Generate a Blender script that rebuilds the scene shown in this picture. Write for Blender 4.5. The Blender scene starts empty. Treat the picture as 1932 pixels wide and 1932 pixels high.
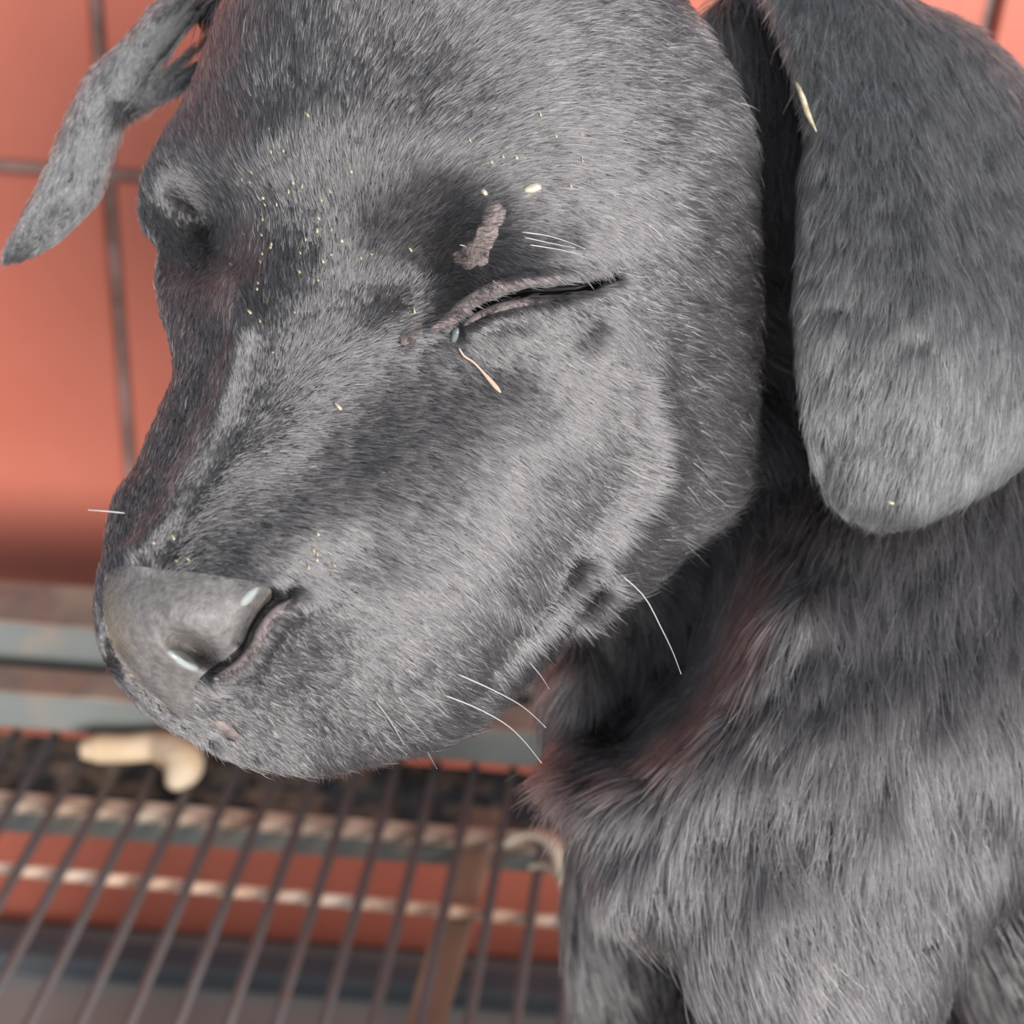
import bpy, math, random
import numpy as np
from mathutils import Vector, Matrix
rng = np.random.default_rng(7); random.seed(7)
scene = bpy.context.scene
COL = scene.collection

# ------------------------------------------------------------------ camera
F_PX, W_PX = 3000.0, 1932.0
CX = CY = W_PX / 2
PITCH, ROLL = math.radians(32.1), math.radians(4.3)
CAM = np.array([0.0, 0.0, 0.493])
fwd = np.array([0, math.cos(PITCH), -math.sin(PITCH)])
r0 = np.array([1.0, 0, 0]); u0 = np.array([0, math.sin(PITCH), math.cos(PITCH)])
right = math.cos(ROLL) * r0 + math.sin(ROLL) * u0
up = -math.sin(ROLL) * r0 + math.cos(ROLL) * u0
cd = bpy.data.cameras.new('camera'); cam = bpy.data.objects.new('camera', cd); COL.objects.link(cam)
M = Matrix(((right[0], up[0], -fwd[0], CAM[0]), (right[1], up[1], -fwd[1], CAM[1]), (right[2], up[2], -fwd[2], CAM[2]), (0, 0, 0, 1)))
cam.matrix_world = M
cd.sensor_width = 36; cd.lens = 36 * F_PX / W_PX; cd.clip_start = 0.01
cd.dof.use_dof = True; cd.dof.focus_distance = 0.283; cd.dof.aperture_fstop = cd.lens / 3.2
scene.camera = cam

# ------------------------------------------------------------------ sky, sun, exposure
scene.view_settings.view_transform = 'Standard'; scene.view_settings.look = 'None'
scene.view_settings.exposure = 0.14; scene.view_settings.gamma = 1.0; scene.view_settings.use_curve_mapping = False
world = bpy.data.worlds.new('hazy_sky'); scene.world = world; world.use_nodes = True
wn = world.node_tree.nodes; wl = world.node_tree.links
bgn = wn['Background']; bgn.inputs['Color'].default_value = (0.80, 0.88, 1.0, 1); bgn.inputs['Strength'].default_value = 0.5
sd = bpy.data.lights.new('sun', 'SUN'); sd.energy = 6.5; sd.angle = math.radians(30); sd.color = (1.0, 0.975, 0.95)
sun = bpy.data.objects.new('sun', sd); COL.objects.link(sun)
SUN_FROM = Vector((0.46, -0.83, 0.22))
sun.rotation_euler = SUN_FROM.to_track_quat('Z', 'Y').to_euler()
scene.cycles_curves.shape = 'RIBBONS'

# ------------------------------------------------------------------ helpers
def ray(px, py):
    px = np.asarray(px, float); py = np.asarray(py, float)
    return fwd + ((px - CX) / F_PX)[..., None] * right - ((py - CY) / F_PX)[..., None] * up
def at(px, py, depth):
    return CAM + ray(px, py) * np.asarray(depth, float)[..., None]
def on_z(px, py, z):
    d = ray(px, py); return CAM + d * ((z - CAM[2]) / d[..., 2])[..., None]
def project(p):
    q = np.asarray(p) - CAM; dz = q @ fwd
    return CX + F_PX * (q @ right) / dz, CY - F_PX * (q @ up) / dz
D0, PXM = 0.30, 1e-4          # the head stands 30 cm off; one pixel there is 0.1 mm
def hp(px, py, z):            # z: tenths of a millimetre nearer than the head plane
    return at(px, py, D0 - np.asarray(z, float) * PXM)

def link(o, parent=None):
    COL.objects.link(o)
    if parent is not None: o.parent = parent
    return o
def mesh(name, v, f, m, parent=None, smooth=True):
    me = bpy.data.meshes.new(name)
    if isinstance(f, np.ndarray):
        n, k = f.shape
        me.vertices.add(len(v)); me.vertices.foreach_set('co', np.ascontiguousarray(v, np.float32).ravel())
        me.loops.add(n * k); me.loops.foreach_set('vertex_index', np.ascontiguousarray(f, np.int32).ravel())
        me.polygons.add(n); me.polygons.foreach_set('loop_start', np.arange(0, n * k, k, dtype=np.int32))
        me.update(calc_edges=True); me.validate()
    else:
        me.from_pydata([tuple(p) for p in v], [], f); me.update()
    if smooth: me.polygons.foreach_set('use_smooth', np.ones(len(me.polygons), bool))
    me.materials.append(m)
    return link(bpy.data.objects.new(name, me), parent)
def tag(o, label=None, cat=None, group=None, kind=None):
    for k, v in (('label', label), ('category', cat), ('group', group), ('kind', kind)):
        if v: o[k] = v
    return o
def empty(name, loc):
    o = bpy.data.objects.new(name, None); o.location = loc; COL.objects.link(o); o.empty_display_size = .02; return o
def adopt(o, parent):
    o.parent = parent; o.matrix_parent_inverse = Matrix.Translation(-Vector(parent.location)); return o
def smooth_path(pts, n):
    pts = np.asarray(pts, float); k = len(pts)
    t = np.linspace(0, k - 1, n); i = np.clip(t.astype(int), 0, k - 2); u = (t - i)[:, None]
    p0 = pts[np.clip(i - 1, 0, k - 1)]; p1 = pts[i]; p2 = pts[i + 1]; p3 = pts[np.clip(i + 2, 0, k - 1)]
    return .5 * (2 * p1 + (p2 - p0) * u + (2 * p0 - 5 * p1 + 4 * p2 - p3) * u ** 2 + (3 * p1 - p0 - 3 * p2 + p3) * u ** 3)
def tube(pts, rad, seg=10, squash=None):
    """a capped tube along pts; squash = (axis, factor) flattens it"""
    pts = np.asarray(pts, float); n = len(pts); rad = np.broadcast_to(np.asarray(rad, float), (n,))
    t = np.gradient(pts, axis=0); t /= np.linalg.norm(t, axis=1)[:, None] + 1e-12
    ref = np.array([.31, .17, .93]) if abs(t[0] @ np.array([.31, .17, .93])) < .9 else np.array([.9, .3, .1])
    a = np.cross(t, ref); a /= np.linalg.norm(a, axis=1)[:, None]; b = np.cross(t, a)
    th = np.arange(seg) * 2 * math.pi / seg
    off = (np.cos(th)[None, :, None] * a[:, None] + np.sin(th)[None, :, None] * b[:, None]) * rad[:, None, None]
    if squash is not None:
        ax, fc = np.asarray(squash[0], float), squash[1]
        off = off - (1 - fc) * (off @ ax)[..., None] * ax
    v = (pts[:, None] + off).reshape(-1, 3)
    f = []
    for i in range(n - 1):
        for j in range(seg):
            f.append((i * seg + j, i * seg + (j + 1) % seg, (i + 1) * seg + (j + 1) % seg, (i + 1) * seg + j))
    f.append(tuple(range(seg - 1, -1, -1))); f.append(tuple((n - 1) * seg + j for j in range(seg)))
    return v, f
def bevel_box(c, ax, ay, az, b):
    """box of half-extents given by three axis vectors, chamfered by b"""
    c = np.asarray(c, float); A = [np.asarray(q, float) for q in (ax, ay, az)]; L = [np.linalg.norm(q) for q in A]
    v, idx = [], {}
    for sx in (-1, 1):
        for sy in (-1, 1):
            for sz in (-1, 1):
                s = (sx, sy, sz)
                for k in range(3):
                    p = c.copy()
                    for q in range(3):
                        p = p + A[q] * s[q] * (1 if q == k else max(0, 1 - b / L[q]))
                    idx[(s, k)] = len(v); v.append(p)
    f = []
    S = (-1, 1)
    for k in range(3):
        i, j = [q for q in range(3) if q != k]
        for s in S:
            loop = []
            for a_, b_ in ((-1, -1), (1, -1), (1, 1), (-1, 1)):
                t = [0, 0, 0]; t[k] = s; t[i] = a_; t[j] = b_; loop.append(idx[(tuple(t), k)])
            f.append(tuple(loop))
        for a_ in S:
            for b_ in S:
                t0 = [0, 0, 0]; t0[i] = a_; t0[j] = b_; t1 = list(t0); t0[k] = -1; t1[k] = 1
                f.append((idx[(tuple(t0), i)], idx[(tuple(t1), i)], idx[(tuple(t1), j)], idx[(tuple(t0), j)]))
    for sx in S:
        for sy in S:
            for sz in S:
                f.append(tuple(idx[((sx, sy, sz), k)] for k in range(3)))
    return v, f
def fix_normals(o):
    import bmesh
    bm = bmesh.new(); bm.from_mesh(o.data); bmesh.ops.recalc_face_normals(bm, faces=bm.faces); bm.to_mesh(o.data); bm.free(); return o

# ------------------------------------------------------------------ materials
def mat(name, c, rough=.6, spec=.5, metal=0.0, noise=None, bump=None, second=None):
    m = bpy.data.materials.new(name); m.use_nodes = True; nt = m.node_tree; b = nt.nodes['Principled BSDF']
    b.inputs['Base Color'].default_value = (*c, 1); b.inputs['Roughness'].default_value = rough
    b.inputs['Metallic'].default_value = metal; b.inputs['Specular IOR Level'].default_value = spec
    tc = nt.nodes.new('ShaderNodeTexCoord')
    def nz(scale, detail=4):
        n = nt.nodes.new('ShaderNodeTexNoise'); n.inputs['Scale'].default_value = scale; n.inputs['Detail'].default_value = detail
        nt.links.new(tc.outputs['Object'], n.inputs['Vector']); return n
    if noise:
        scale, c2, lo, hi = noise
        n = nz(scale); r = nt.nodes.new('ShaderNodeMapRange'); r.inputs['From Min'].default_value = lo; r.inputs['From Max'].default_value = hi
        nt.links.new(n.outputs['Fac'], r.inputs['Value'])
        mx = nt.nodes.new('ShaderNodeMix'); mx.data_type = 'RGBA'; mx.inputs[6].default_value = (*c, 1); mx.inputs[7].default_value = (*c2, 1)
        nt.links.new(r.outputs['Result'], mx.inputs[0]); out = mx.outputs[2]
        if second:
            s2, c3, lo2, hi2 = second
            n2 = nz(s2); r2 = nt.nodes.new('ShaderNodeMapRange'); r2.inputs['From Min'].default_value = lo2; r2.inputs['From Max'].default_value = hi2
            nt.links.new(n2.outputs['Fac'], r2.inputs['Value'])
            m2 = nt.nodes.new('ShaderNodeMix'); m2.data_type = 'RGBA'; m2.inputs[7].default_value = (*c3, 1)
            nt.links.new(out, m2.inputs[6]); nt.links.new(r2.outputs['Result'], m2.inputs[0]); out = m2.outputs[2]
        nt.links.new(out, b.inputs['Base Color'])
    if bump:
        n = nz(bump[0], 3); bp = nt.nodes.new('ShaderNodeBump'); bp.inputs['Strength'].default_value = bump[1]; bp.inputs['Distance'].default_value = bump[2]
        nt.links.new(n.outputs['Fac'], bp.inputs['Height']); nt.links.new(bp.outputs['Normal'], b.inputs['Normal'])
    return m
M_TILE = mat('red_glazed_tile', (.42, .115, .075), .42, .45, noise=(9, (.46, .14, .095), .35, .7), bump=(60, .15, .002))
M_GROUT = mat('grey_grout', (.30, .20, .18), .9, .2, noise=(60, (.14, .09, .08), .3, .7))
M_CONC = mat('grey_concrete', (.42, .40, .37), .9, .2, noise=(14, (.34, .325, .30), .35, .65), bump=(90, .3, .002))
M_PAINT = mat('grey_painted_steel', (.125, .135, .13), .5, .4, noise=(35, (.26, .17, .12), .52, .70), second=(11, (.16, .17, .16), .4, .7), bump=(70, .2, .0008))
M_WIRE = mat('grey_galvanised_wire', (.15, .157, .165), .5, .4, noise=(80, (.16, .13, .12), .4, .7))
M_RUST = mat('rust_streaked_rod', (.78, .54, .40), .7, .3, noise=(70, (.40, .20, .12), .42, .66), second=(25, (.80, .68, .56), .45, .7))
M_EDGE = mat('brown_top_film', (.24, .155, .12), .8, .2, noise=(60, (.17, .14, .12), .4, .65), second=(20, (.30, .24, .19), .5, .7))
M_LEDGE = mat('grimy_shade_ledge', (.11, .105, .105), .8, .2, noise=(55, (.40, .28, .20), .46, .62), second=(140, (.05, .05, .055), .5, .7))
M_RUSTD = mat('dull_rusty_bar', (.55, .40, .30), .75, .25, noise=(70, (.27, .16, .11), .42, .66), second=(25, (.60, .48, .38), .45, .7))
M_STRIP = mat('rusty_flat_steel', (.42, .27, .18), .8, .25, noise=(40, (.32, .21, .15), .35, .65), bump=(120, .3, .0006))
M_DARKBAR = mat('blue_grey_painted_bar', (.085, .10, .115), .6, .3, noise=(30, (.11, .12, .125), .4, .7))
M_BONE = mat('weathered_cream_bone', (.46, .33, .20), .65, .35, noise=(60, (.50, .40, .29), .35, .65), bump=(150, .3, .0006))
M_PEEL = mat('pale_cream_peel', (.62, .55, .42), .7, .3, noise=(70, (.42, .36, .28), .4, .7), bump=(120, .4, .0006))
M_SKIN = mat('dark_skin', (.018, .017, .018), .75, .25)
M_NOSE = mat('slate_nose_leather', (.10, .094, .092), .55, .45, noise=(700, (.165, .152, .145), .35, .65), second=(70, (.17, .135, .10), .55, .75), bump=(1300, .55, .0004))
M_PINK = mat('pinkish_bare_skin', (.23, .185, .17), .65, .3, noise=(260, (.12, .095, .095), .38, .62), bump=(600, .9, .0006))
M_LID = mat('greyish_pink_eyelid', (.19, .155, .15), .55, .4, noise=(700, (.13, .105, .105), .35, .65), bump=(2000, .5, .0002))
M_EYE = mat('wet_black_eye', (.006, .006, .008), .45, .3)
M_GLINT = mat('pale_glint', (.30, .32, .31), .08, .9)
M_TEARD = mat('dull_tear', (.13, .15, .145), .15, .6)
M_WHISK = mat('white_whisker', (.50, .48, .47), .45, .4)
M_STRAW = mat('dry_straw', (.50, .35, .27), .6, .3)
M_FLAKE = mat('yellow_straw_dust', (.46, .38, .22), .7, .3, noise=(900, (.6, .55, .42), .4, .6))
M_CRUMB = mat('pale_dry_crumb', (.55, .47, .38), .7, .3)

def fur_mat(name, c1, c2, rough=.36, rad=.4, lightc=None):
    m = bpy.data.materials.new(name); m.use_nodes = True; nt = m.node_tree
    for n in list(nt.nodes): nt.nodes.remove(n)
    out = nt.nodes.new('ShaderNodeOutputMaterial'); h = nt.nodes.new('ShaderNodeBsdfHairPrincipled')
    h.model = 'CHIANG'; h.parametrization = 'COLOR'
    info = nt.nodes.new('ShaderNodeHairInfo'); ramp = nt.nodes.new('ShaderNodeValToRGB')
    e = ramp.color_ramp.elements; e[0].color = (*c1, 1); e[0].position = 0; e[1].color = (*c2, 1); e[1].position = .85
    if lightc is not None:
        q = ramp.color_ramp.elements.new(.985); q.color = (*lightc, 1)
    nt.links.new(info.outputs['Random'], ramp.inputs['Fac']); nt.links.new(ramp.outputs['Color'], h.inputs['Color'])
    h.inputs['Roughness'].default_value = rough; h.inputs['Radial Roughness'].default_value = rad
    h.inputs['Random Roughness'].default_value = .2
    nt.links.new(h.outputs[0], out.inputs['Surface']); return m
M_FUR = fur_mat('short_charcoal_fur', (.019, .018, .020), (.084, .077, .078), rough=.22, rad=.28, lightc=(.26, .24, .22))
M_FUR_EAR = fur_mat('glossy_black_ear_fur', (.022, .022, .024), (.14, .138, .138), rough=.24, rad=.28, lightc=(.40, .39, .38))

# ------------------------------------------------------------------ setting: tiled wall, floor
WALL_Y = 0.72
def on_y(px, py, y):
    d = ray(px, py); return CAM + d * ((y - CAM[1]) / d[1])
FLOOR_Z = float(on_y(100, 1737, WALL_Y)[2])
wall = mesh('wall_back', *bevel_box((0.1, WALL_Y + .03, .105), (1.0, 0, 0), (0, .03 - .0015, 0), (0, 0, .45), .001), M_GROUT, smooth=False)
tag(wall, 'red tiled wall with dark grey grout behind the puppy', None, None, 'structure')
fl = mesh('floor', *bevel_box((0.1, -.1, FLOOR_Z - .02), (1.2, 0, 0), (0, .85, 0), (0, 0, .02), .001), M_CONC, smooth=False)
tag(fl, 'grey concrete floor under the wire platform', None, None, 'structure')
TX, TZ, TS = -.2035, .215, .1985
for i in range(-3, 7):
    for j in range(0, 3):
        g = .0034
        x0 = TX + i * TS; z0 = TZ + (j - 1) * TS; hz = TS / 2
        if j == 0: z0 -= .05; hz += .025
        o = mesh('tile', *bevel_box((x0 + TS / 2, WALL_Y - .001 + random.uniform(-.0004, .0004), z0 + hz), (TS / 2 - g, 0, 0), (0, .004, 0), (0, 0, hz - g), .0018), M_TILE, wall, False)
for i in range(-1, 2):
    mesh('plinth_panel', *bevel_box((TX + (i + .9) * .8, WALL_Y - .001, (FLOOR_Z - .037) / 2), (.4 - .002, 0, 0), (0, .004, 0), (0, 0, (-.037 - FLOOR_Z) / 2), .0018), M_TILE, wall, False)

# ------------------------------------------------------------------ wire platform
plat = empty('wire_platform', (0, .5, FLOOR_Z))
tag(plat, 'rust-streaked grey steel wire mesh platform with tube frame below the puppy', 'platform')
def part(name, vf, m, smooth=True, parent=plat):
    o = mesh(name, vf[0], vf[1], m, None, smooth); adopt(o, parent); return fix_normals(o)
g1a, g1b = on_z(37, 1498, 0), on_z(644, 1545, 0)
g2a, g2b = on_z(42, 1627, 0), on_z(681, 1688, 0)
step1 = (g1b - g1a) / 8; step2 = (g2b - g2a) / 8
def on_y(px, py, y):
    d = ray(px, py); return CAM + d * ((y - CAM[1]) / d[1])
Y_B = on_z(100, 1392, 0)[1]
for k in range(-6, 22):
    A = g1a + step1 * (k + 1); B = g2a + step2 * k
    d = (A - B) / np.linalg.norm(A - B)
    y_end = Y_B + .002
    p1 = A + d * ((y_end - A[1]) / d[1]); p0 = A - d * ((A[1] - .16) / d[1])
    wob = .0006 * np.array([random.uniform(-1, 1), 0, 0])
    part('wire', tube([p0, (p0 + p1) / 2 + wob, p1], .0023, 8), M_WIRE)
ex = (g1b - g1a) / np.linalg.norm(g1b - g1a)
ex2 = (g2b - g2a) / np.linalg.norm(g2b - g2a)
c1 = g1a + ex * .12; c2 = g2a + ex2 * .12
# flat bar with a rusty top edge (row 1) and its dark web below
part('cross_bar', bevel_box(c1 + np.array([0, 0, -.0052]), ex * .55, (0, .0042, 0), (0, 0, .003), .001), M_RUSTD, False)
part('bar_web', bevel_box(c1 + np.array([0, -.0005, -.0145]), ex * .55, (0, .0030, 0), (0, 0, .0062), .0008), M_PAINT, False)
part('cross_rod', tube([c2 + np.array([0, 0, -.0048]) + ex2 * s for s in (-.55, 0, .55)], .0029, 10), M_RUST)
ya, yz = on_z(100, 1388, -.014)[1], on_z(100, 1494, -.014)[1]; xl = on_z(100, 1439, -.014)
part('shade_ledge_bar', bevel_box(xl + ex * .30 + np.array([0, 0, -.002]), ex * .62, (0, (ya - yz) / 2, 0), (0, 0, .002), .001), M_LEDGE, False)  # wide dark strip added for shade under the tubes; its blotches are grime
c3 = c2 + np.array([0, -.155, 0])
part('cross_rod', tube([c3 + np.array([0, 0, -.0048]) + ex2 * s for s in (-.55, 0, .55)], .0029, 10), M_RUST)
# rusty strip under the rods
s0, s1 = on_z(915, 1535, -.0088), on_z(795, 1960, -.0088)
sd_ = (s1 - s0); sl = np.linalg.norm(sd_); sd_ /= sl; sn = np.cross(sd_, [0, 0, 1]); s0 = s0 - sd_ * .003; s1 = s1 + sd_ * .12
part('flat_strip', bevel_box((s0 + s1) / 2, (s1 - s0) / 2, sn * .0078, (0, 0, .0012), .0006), M_STRIP, False)
# two square frame tubes at the back, a thin brown strip laid along their tops
def square_tube(y0, py_lo, py_hi, deep):
    zl, zh = on_y(100, py_lo, y0)[2], on_y(100, py_hi, y0)[2]; h = (zh - zl) / 2
    part('frame_tube', bevel_box((.1, y0 + deep, zl + h), (.75, 0, 0), (0, deep, 0), (0, 0, h), .0035), M_PAINT, False)
    part('brown_top', bevel_box((.1, y0 + deep, zh), (.75, 0, 0), (0, deep * .96, 0), (0, 0, .0008), .0005), M_EDGE, False)
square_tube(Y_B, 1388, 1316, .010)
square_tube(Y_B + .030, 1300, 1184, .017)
# lower rails
e = on_y(100, 1845, .69)[1]
yb = float(on_z(100, 1848, FLOOR_Z)[1])
part('lower_rail', bevel_box((.1, yb + .010, FLOOR_Z + .009), (.75, 0, 0), (0, .010, 0), (0, 0, .009), .002), M_DARKBAR, False)
part('shade_panel', bevel_box((.36, .172, FLOOR_Z / 2 - .012), (.44, 0, 0), (0, .003, 0), (0, 0, -FLOOR_Z / 2 - .014), .001), M_PAINT, False)  # unseen panel, added to keep low sun off the wall under the mesh
for xx in (-.58, .78):
    for yy in (.672, .20):
        part('leg', bevel_box((xx, yy, FLOOR_Z / 2 + .004), (.013, 0, 0), (0, .013, 0), (0, 0, .004 - FLOOR_Z / 2), .002), M_PAINT, False)

# bone and cream peel
def thing_mesh(name, v, f, m, label, cat, group=None, sub=0):
    c = np.asarray(v).mean(0); lo = np.asarray(v)[:, 2].min(); base = np.array([c[0], c[1], lo])
    o = mesh(name, np.asarray(v) - base, f, m); o.location = base; fix_normals(o); return tag(o, label, cat, group)
bp = np.array([on_z(x, y, z) for x, y, z in ((150, 1418, .006), (185, 1412, .006), (240, 1412, .007), (290, 1408, .008), (325, 1418, .009), (345, 1440, .008), (338, 1462, .006), (322, 1485, .004))])
v, f = tube(smooth_path(bp, 30), np.interp(np.linspace(0, 7, 30), range(8), [.003, .0068, .0066, .0068, .009, .0098, .0080, .0025]), 14)
thing_mesh('bone', v, f, M_BONE, 'cream weathered bone with a bent knobbly end lying on the platform at left', 'bone')
def ribbon(pts, wid, th):
    pts = smooth_path(pts, 28); n = len(pts); t = np.gradient(pts, axis=0); t /= np.linalg.norm(t, axis=1)[:, None]
    nrm = np.cross(t, wid); nrm /= np.linalg.norm(nrm, axis=1)[:, None]
    w = (np.sin(np.linspace(.25, math.pi - .25, n)) ** .6)[:, None] * np.asarray(wid)[None]
    v = np.concatenate([pts - w + nrm * th, pts + w + nrm * th, pts + w - nrm * th, pts - w - nrm * th]); f = []
    for i in range(n - 1):
        for a_, b_ in ((0, 1), (1, 2), (2, 3), (3, 0)):
            f.append((a_ * n + i, b_ * n + i, b_ * n + i + 1, a_ * n + i + 1))
    f += [(0, n, 2 * n, 3 * n), (n - 1, 4 * n - 1, 3 * n - 1, 2 * n - 1)]
    return v, f
dp = .62
cp = [at(x, y, d) for x, y, d in ((955, 1592, .655), (1000, 1572, .65), (1045, 1590, .64), (1065, 1640, .63), (1072, 1690, .625), (1060, 1735, .63))]
v, f = ribbon(cp, .0055 * (right * .5 + fwd * .7), .0012)
v2, f2 = ribbon([at(x, y, d) for x, y, d in ((1000, 1636, .645), (1030, 1632, .64), (1058, 1650, .632), (1066, 1680, .628))], .004 * (right * .4 + fwd * .7), .001)
n0 = len(v); v = np.concatenate([v, v2]); f = f + [tuple(i + n0 for i in q) for q in f2]
thing_mesh('dry_peel', v, f, M_PEEL, 'curled cream dry peel caught on the mesh beside the chest', 'peel')

# ------------------------------------------------------------------ relief builder (closed, polar)
def tps(P, val, reg=1e-3):
    P = np.asarray(P, float); s = 400.0; Q = P / s; n = len(Q)
    r2 = ((Q[:, None] - Q[None]) ** 2).sum(-1); K = .5 * r2 * np.log(r2 + 1e-12) + np.eye(n) * reg
    A = np.zeros((n + 3, n + 3)); A[:n, :n] = K; A[:n, n] = 1; A[:n, n + 1:] = Q; A[n:, :n] = A[:n, n:].T
    w = np.linalg.solve(A, np.concatenate([val, np.zeros(3)]))
    def fn(x, y):
        x = np.asarray(x, float) / s; y = np.asarray(y, float) / s; sh = x.shape; x = x.ravel(); y = y.ravel(); o = w[n] + w[n + 1] * x + w[n + 2] * y
        for i in range(n):
            r2 = (x - Q[i, 0]) ** 2 + (y - Q[i, 1]) ** 2; o = o + w[i] * .5 * r2 * np.log(r2 + 1e-12)
        return o.reshape(sh)
    return fn
def catmull_closed(P, m):
    P = np.asarray(P, float); n = len(P); out = []
    for i in range(n):
        p0, p1, p2, p3 = P[i - 1], P[i], P[(i + 1) % n], P[(i + 2) % n]
        u = np.linspace(0, 1, m, endpoint=False)[:, None]
        out.append(.5 * (2 * p1 + (p2 - p0) * u + (2 * p0 - 5 * p1 + 4 * p2 - p3) * u ** 2 + (3 * p1 - p0 - 3 * p2 + p3) * u ** 3))
    return np.concatenate(out)
class Relief:
    """closed body: rim = silhouette curve (px, py, z); ctrl = points of the near surface; far side bulges by back()"""
    def __init__(s, center, rim, ctrl, back, p=5.0, nth=720, nr=200, bumps=None, hmin=25, nrb=40):
        s.c = np.asarray(center, float); rim = catmull_closed(rim, 24)
        th = np.arctan2(rim[:, 1] - s.c[1], rim[:, 0] - s.c[0]); o = np.argsort(th); th = th[o]; rim = rim[o]
        R = np.hypot(rim[:, 0] - s.c[0], rim[:, 1] - s.c[1])
        s.tg = np.linspace(-math.pi, math.pi, nth, endpoint=False)
        ext = lambda a: np.concatenate([a[-1:], a, a[:1]])
        the = np.concatenate([[th[-1] - 2 * math.pi], th, [th[0] + 2 * math.pi]])
        s.Rg = np.interp(s.tg, the, ext(R)); zr = np.interp(s.tg, the, ext(rim[:, 2]))
        s.p = p; k = nth // 60
        rx = s.c[0] + s.Rg * np.cos(s.tg); ry = s.c[1] + s.Rg * np.sin(s.tg)
        s.Rfn = tps(np.stack([rx[::k], ry[::k]], 1), zr[::k], 1e-4)
        C = np.asarray(ctrl, float); r = s.rr(C[:, 0], C[:, 1]); sh = s.prof(np.minimum(r, .97))
        H = (C[:, 2] - s.Rfn(C[:, 0], C[:, 1])) / np.maximum(sh, .25)
        s.Hfn = tps(C[:, :2], H, 2e-3); s.hmin = hmin; s.bumps = bumps
        q = np.linspace(0, 1, nr); rg = np.where(q < .75, q / .75 * .9, 0); u = np.clip((q - .75) / .25, 0, 1)
        rg = np.where(q < .75, q / .75 * .90, .90 + .10 * np.sin(u * math.pi / 2))
        s.rg = rg
        X = s.c[0] + rg[:, None] * (s.Rg * np.cos(s.tg))[None]; Y = s.c[1] + rg[:, None] * (s.Rg * np.sin(s.tg))[None]
        Z = s.z(X, Y, rg[:, None] * np.ones_like(s.tg)[None])
        Z[-1] = zr
        s.X, s.Y, s.Z = X, Y, Z
        front = hp(X, Y, Z)
        qb = np.linspace(0, 1, nrb + 1)[:-1]; rb = np.sin(qb * math.pi / 2)
        Xb = s.c[0] + rb[:, None] * (s.Rg * np.cos(s.tg))[None]; Yb = s.c[1] + rb[:, None] * (s.Rg * np.sin(s.tg))[None]
        Zb = s.Rfn(Xb, Yb) - np.sqrt(1 - rb[:, None] ** 2) * back(Xb, Yb)
        backv = hp(Xb, Yb, Zb)
        s.V = np.concatenate([front.reshape(-1, 3), backv.reshape(-1, 3)]); n = nth
        def grid(base, rows, flip):
            i = np.arange(rows - 1)[:, None] * n; j = np.arange(n)[None]; jn = (j + 1) % n
            a, b, c, d = i + j, i + jn, i + n + jn, i + n + j
            q = np.stack([a, d, c, b] if not flip else [a, b, c, d], -1).reshape(-1, 4) + base
            return q
        F1 = grid(0, nr, False); F2 = grid(nr * n, nrb, True)
        j = np.arange(n); jn = (j + 1) % n; lb = nr * n + (nrb - 1) * n; lf = (nr - 1) * n
        F3 = np.stack([lf + j, lb + j, lb + jn, lf + jn], -1)
        s.F = np.concatenate([F1, F2, F3]); s.Ffront = F1; s.nth = n; s.nr = nr
        # outward normals of the near side
        dth = np.roll(front, -1, 1) - np.roll(front, 1, 1); dr = np.gradient(front, axis=0)
        N = np.cross(dr, dth); N /= np.linalg.norm(N, axis=-1)[..., None] + 1e-15
        sgn = np.sign((N * -ray(X, Y)).sum(-1).mean()); s.N = N * sgn; s.N[0] = s.N[1].mean(0)
    def rr(s, x, y):
        th = np.arctan2(y - s.c[1], x - s.c[0]); return np.hypot(x - s.c[0], y - s.c[1]) / np.interp(th, np.append(s.tg, math.pi), np.append(s.Rg, s.Rg[0]))
    def prof(s, r): return np.sqrt(np.maximum(0, 1 - r ** s.p))
    def z(s, x, y, r=None):
        x = np.asarray(x, float); y = np.asarray(y, float)
        if r is None: r = s.rr(x, y)
        H = np.maximum(s.Hfn(x, y), s.hmin); pf = s.prof(r); o = s.Rfn(x, y) + pf * H
        if s.bumps is not None: o = o + s.bumps(x, y) * np.minimum(1, pf * 1.6)
        return o
    def pt(s, x, y, lift=0.0):
        return hp(x, y, s.z(np.asarray(x, float), np.asarray(y, float)) + lift)
    def pick(s, n):
        """area-even random points on the near side -> px, py, P, N"""
        nr, nth = s.nr, s.nth; P = s.V[:nr * nth].reshape(nr, nth, 3)
        e1 = np.roll(P, -1, 1)[:-1] - P[:-1]; e2 = P[1:] - P[:-1]; A = np.linalg.norm(np.cross(e1, e2), axis=-1).ravel()
        cs = np.cumsum(A); k = np.minimum(np.searchsorted(cs, rng.random(n) * cs[-1]), len(A) - 1); i, j = np.divmod(k, nth); u = rng.random(n)[:, None]; w = rng.random(n)[:, None]; jn = (j + 1) % nth
        lerp = lambda G: (G[i, j] * (1 - u) + G[i, jn] * u) * (1 - w) + (G[i + 1, j] * (1 - u) + G[i + 1, jn] * u) * w
        N = lerp(s.N); N /= np.linalg.norm(N, axis=1)[:, None] + 1e-15
        p = lerp(P); x, y = project(p); return x, y, p, N

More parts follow.
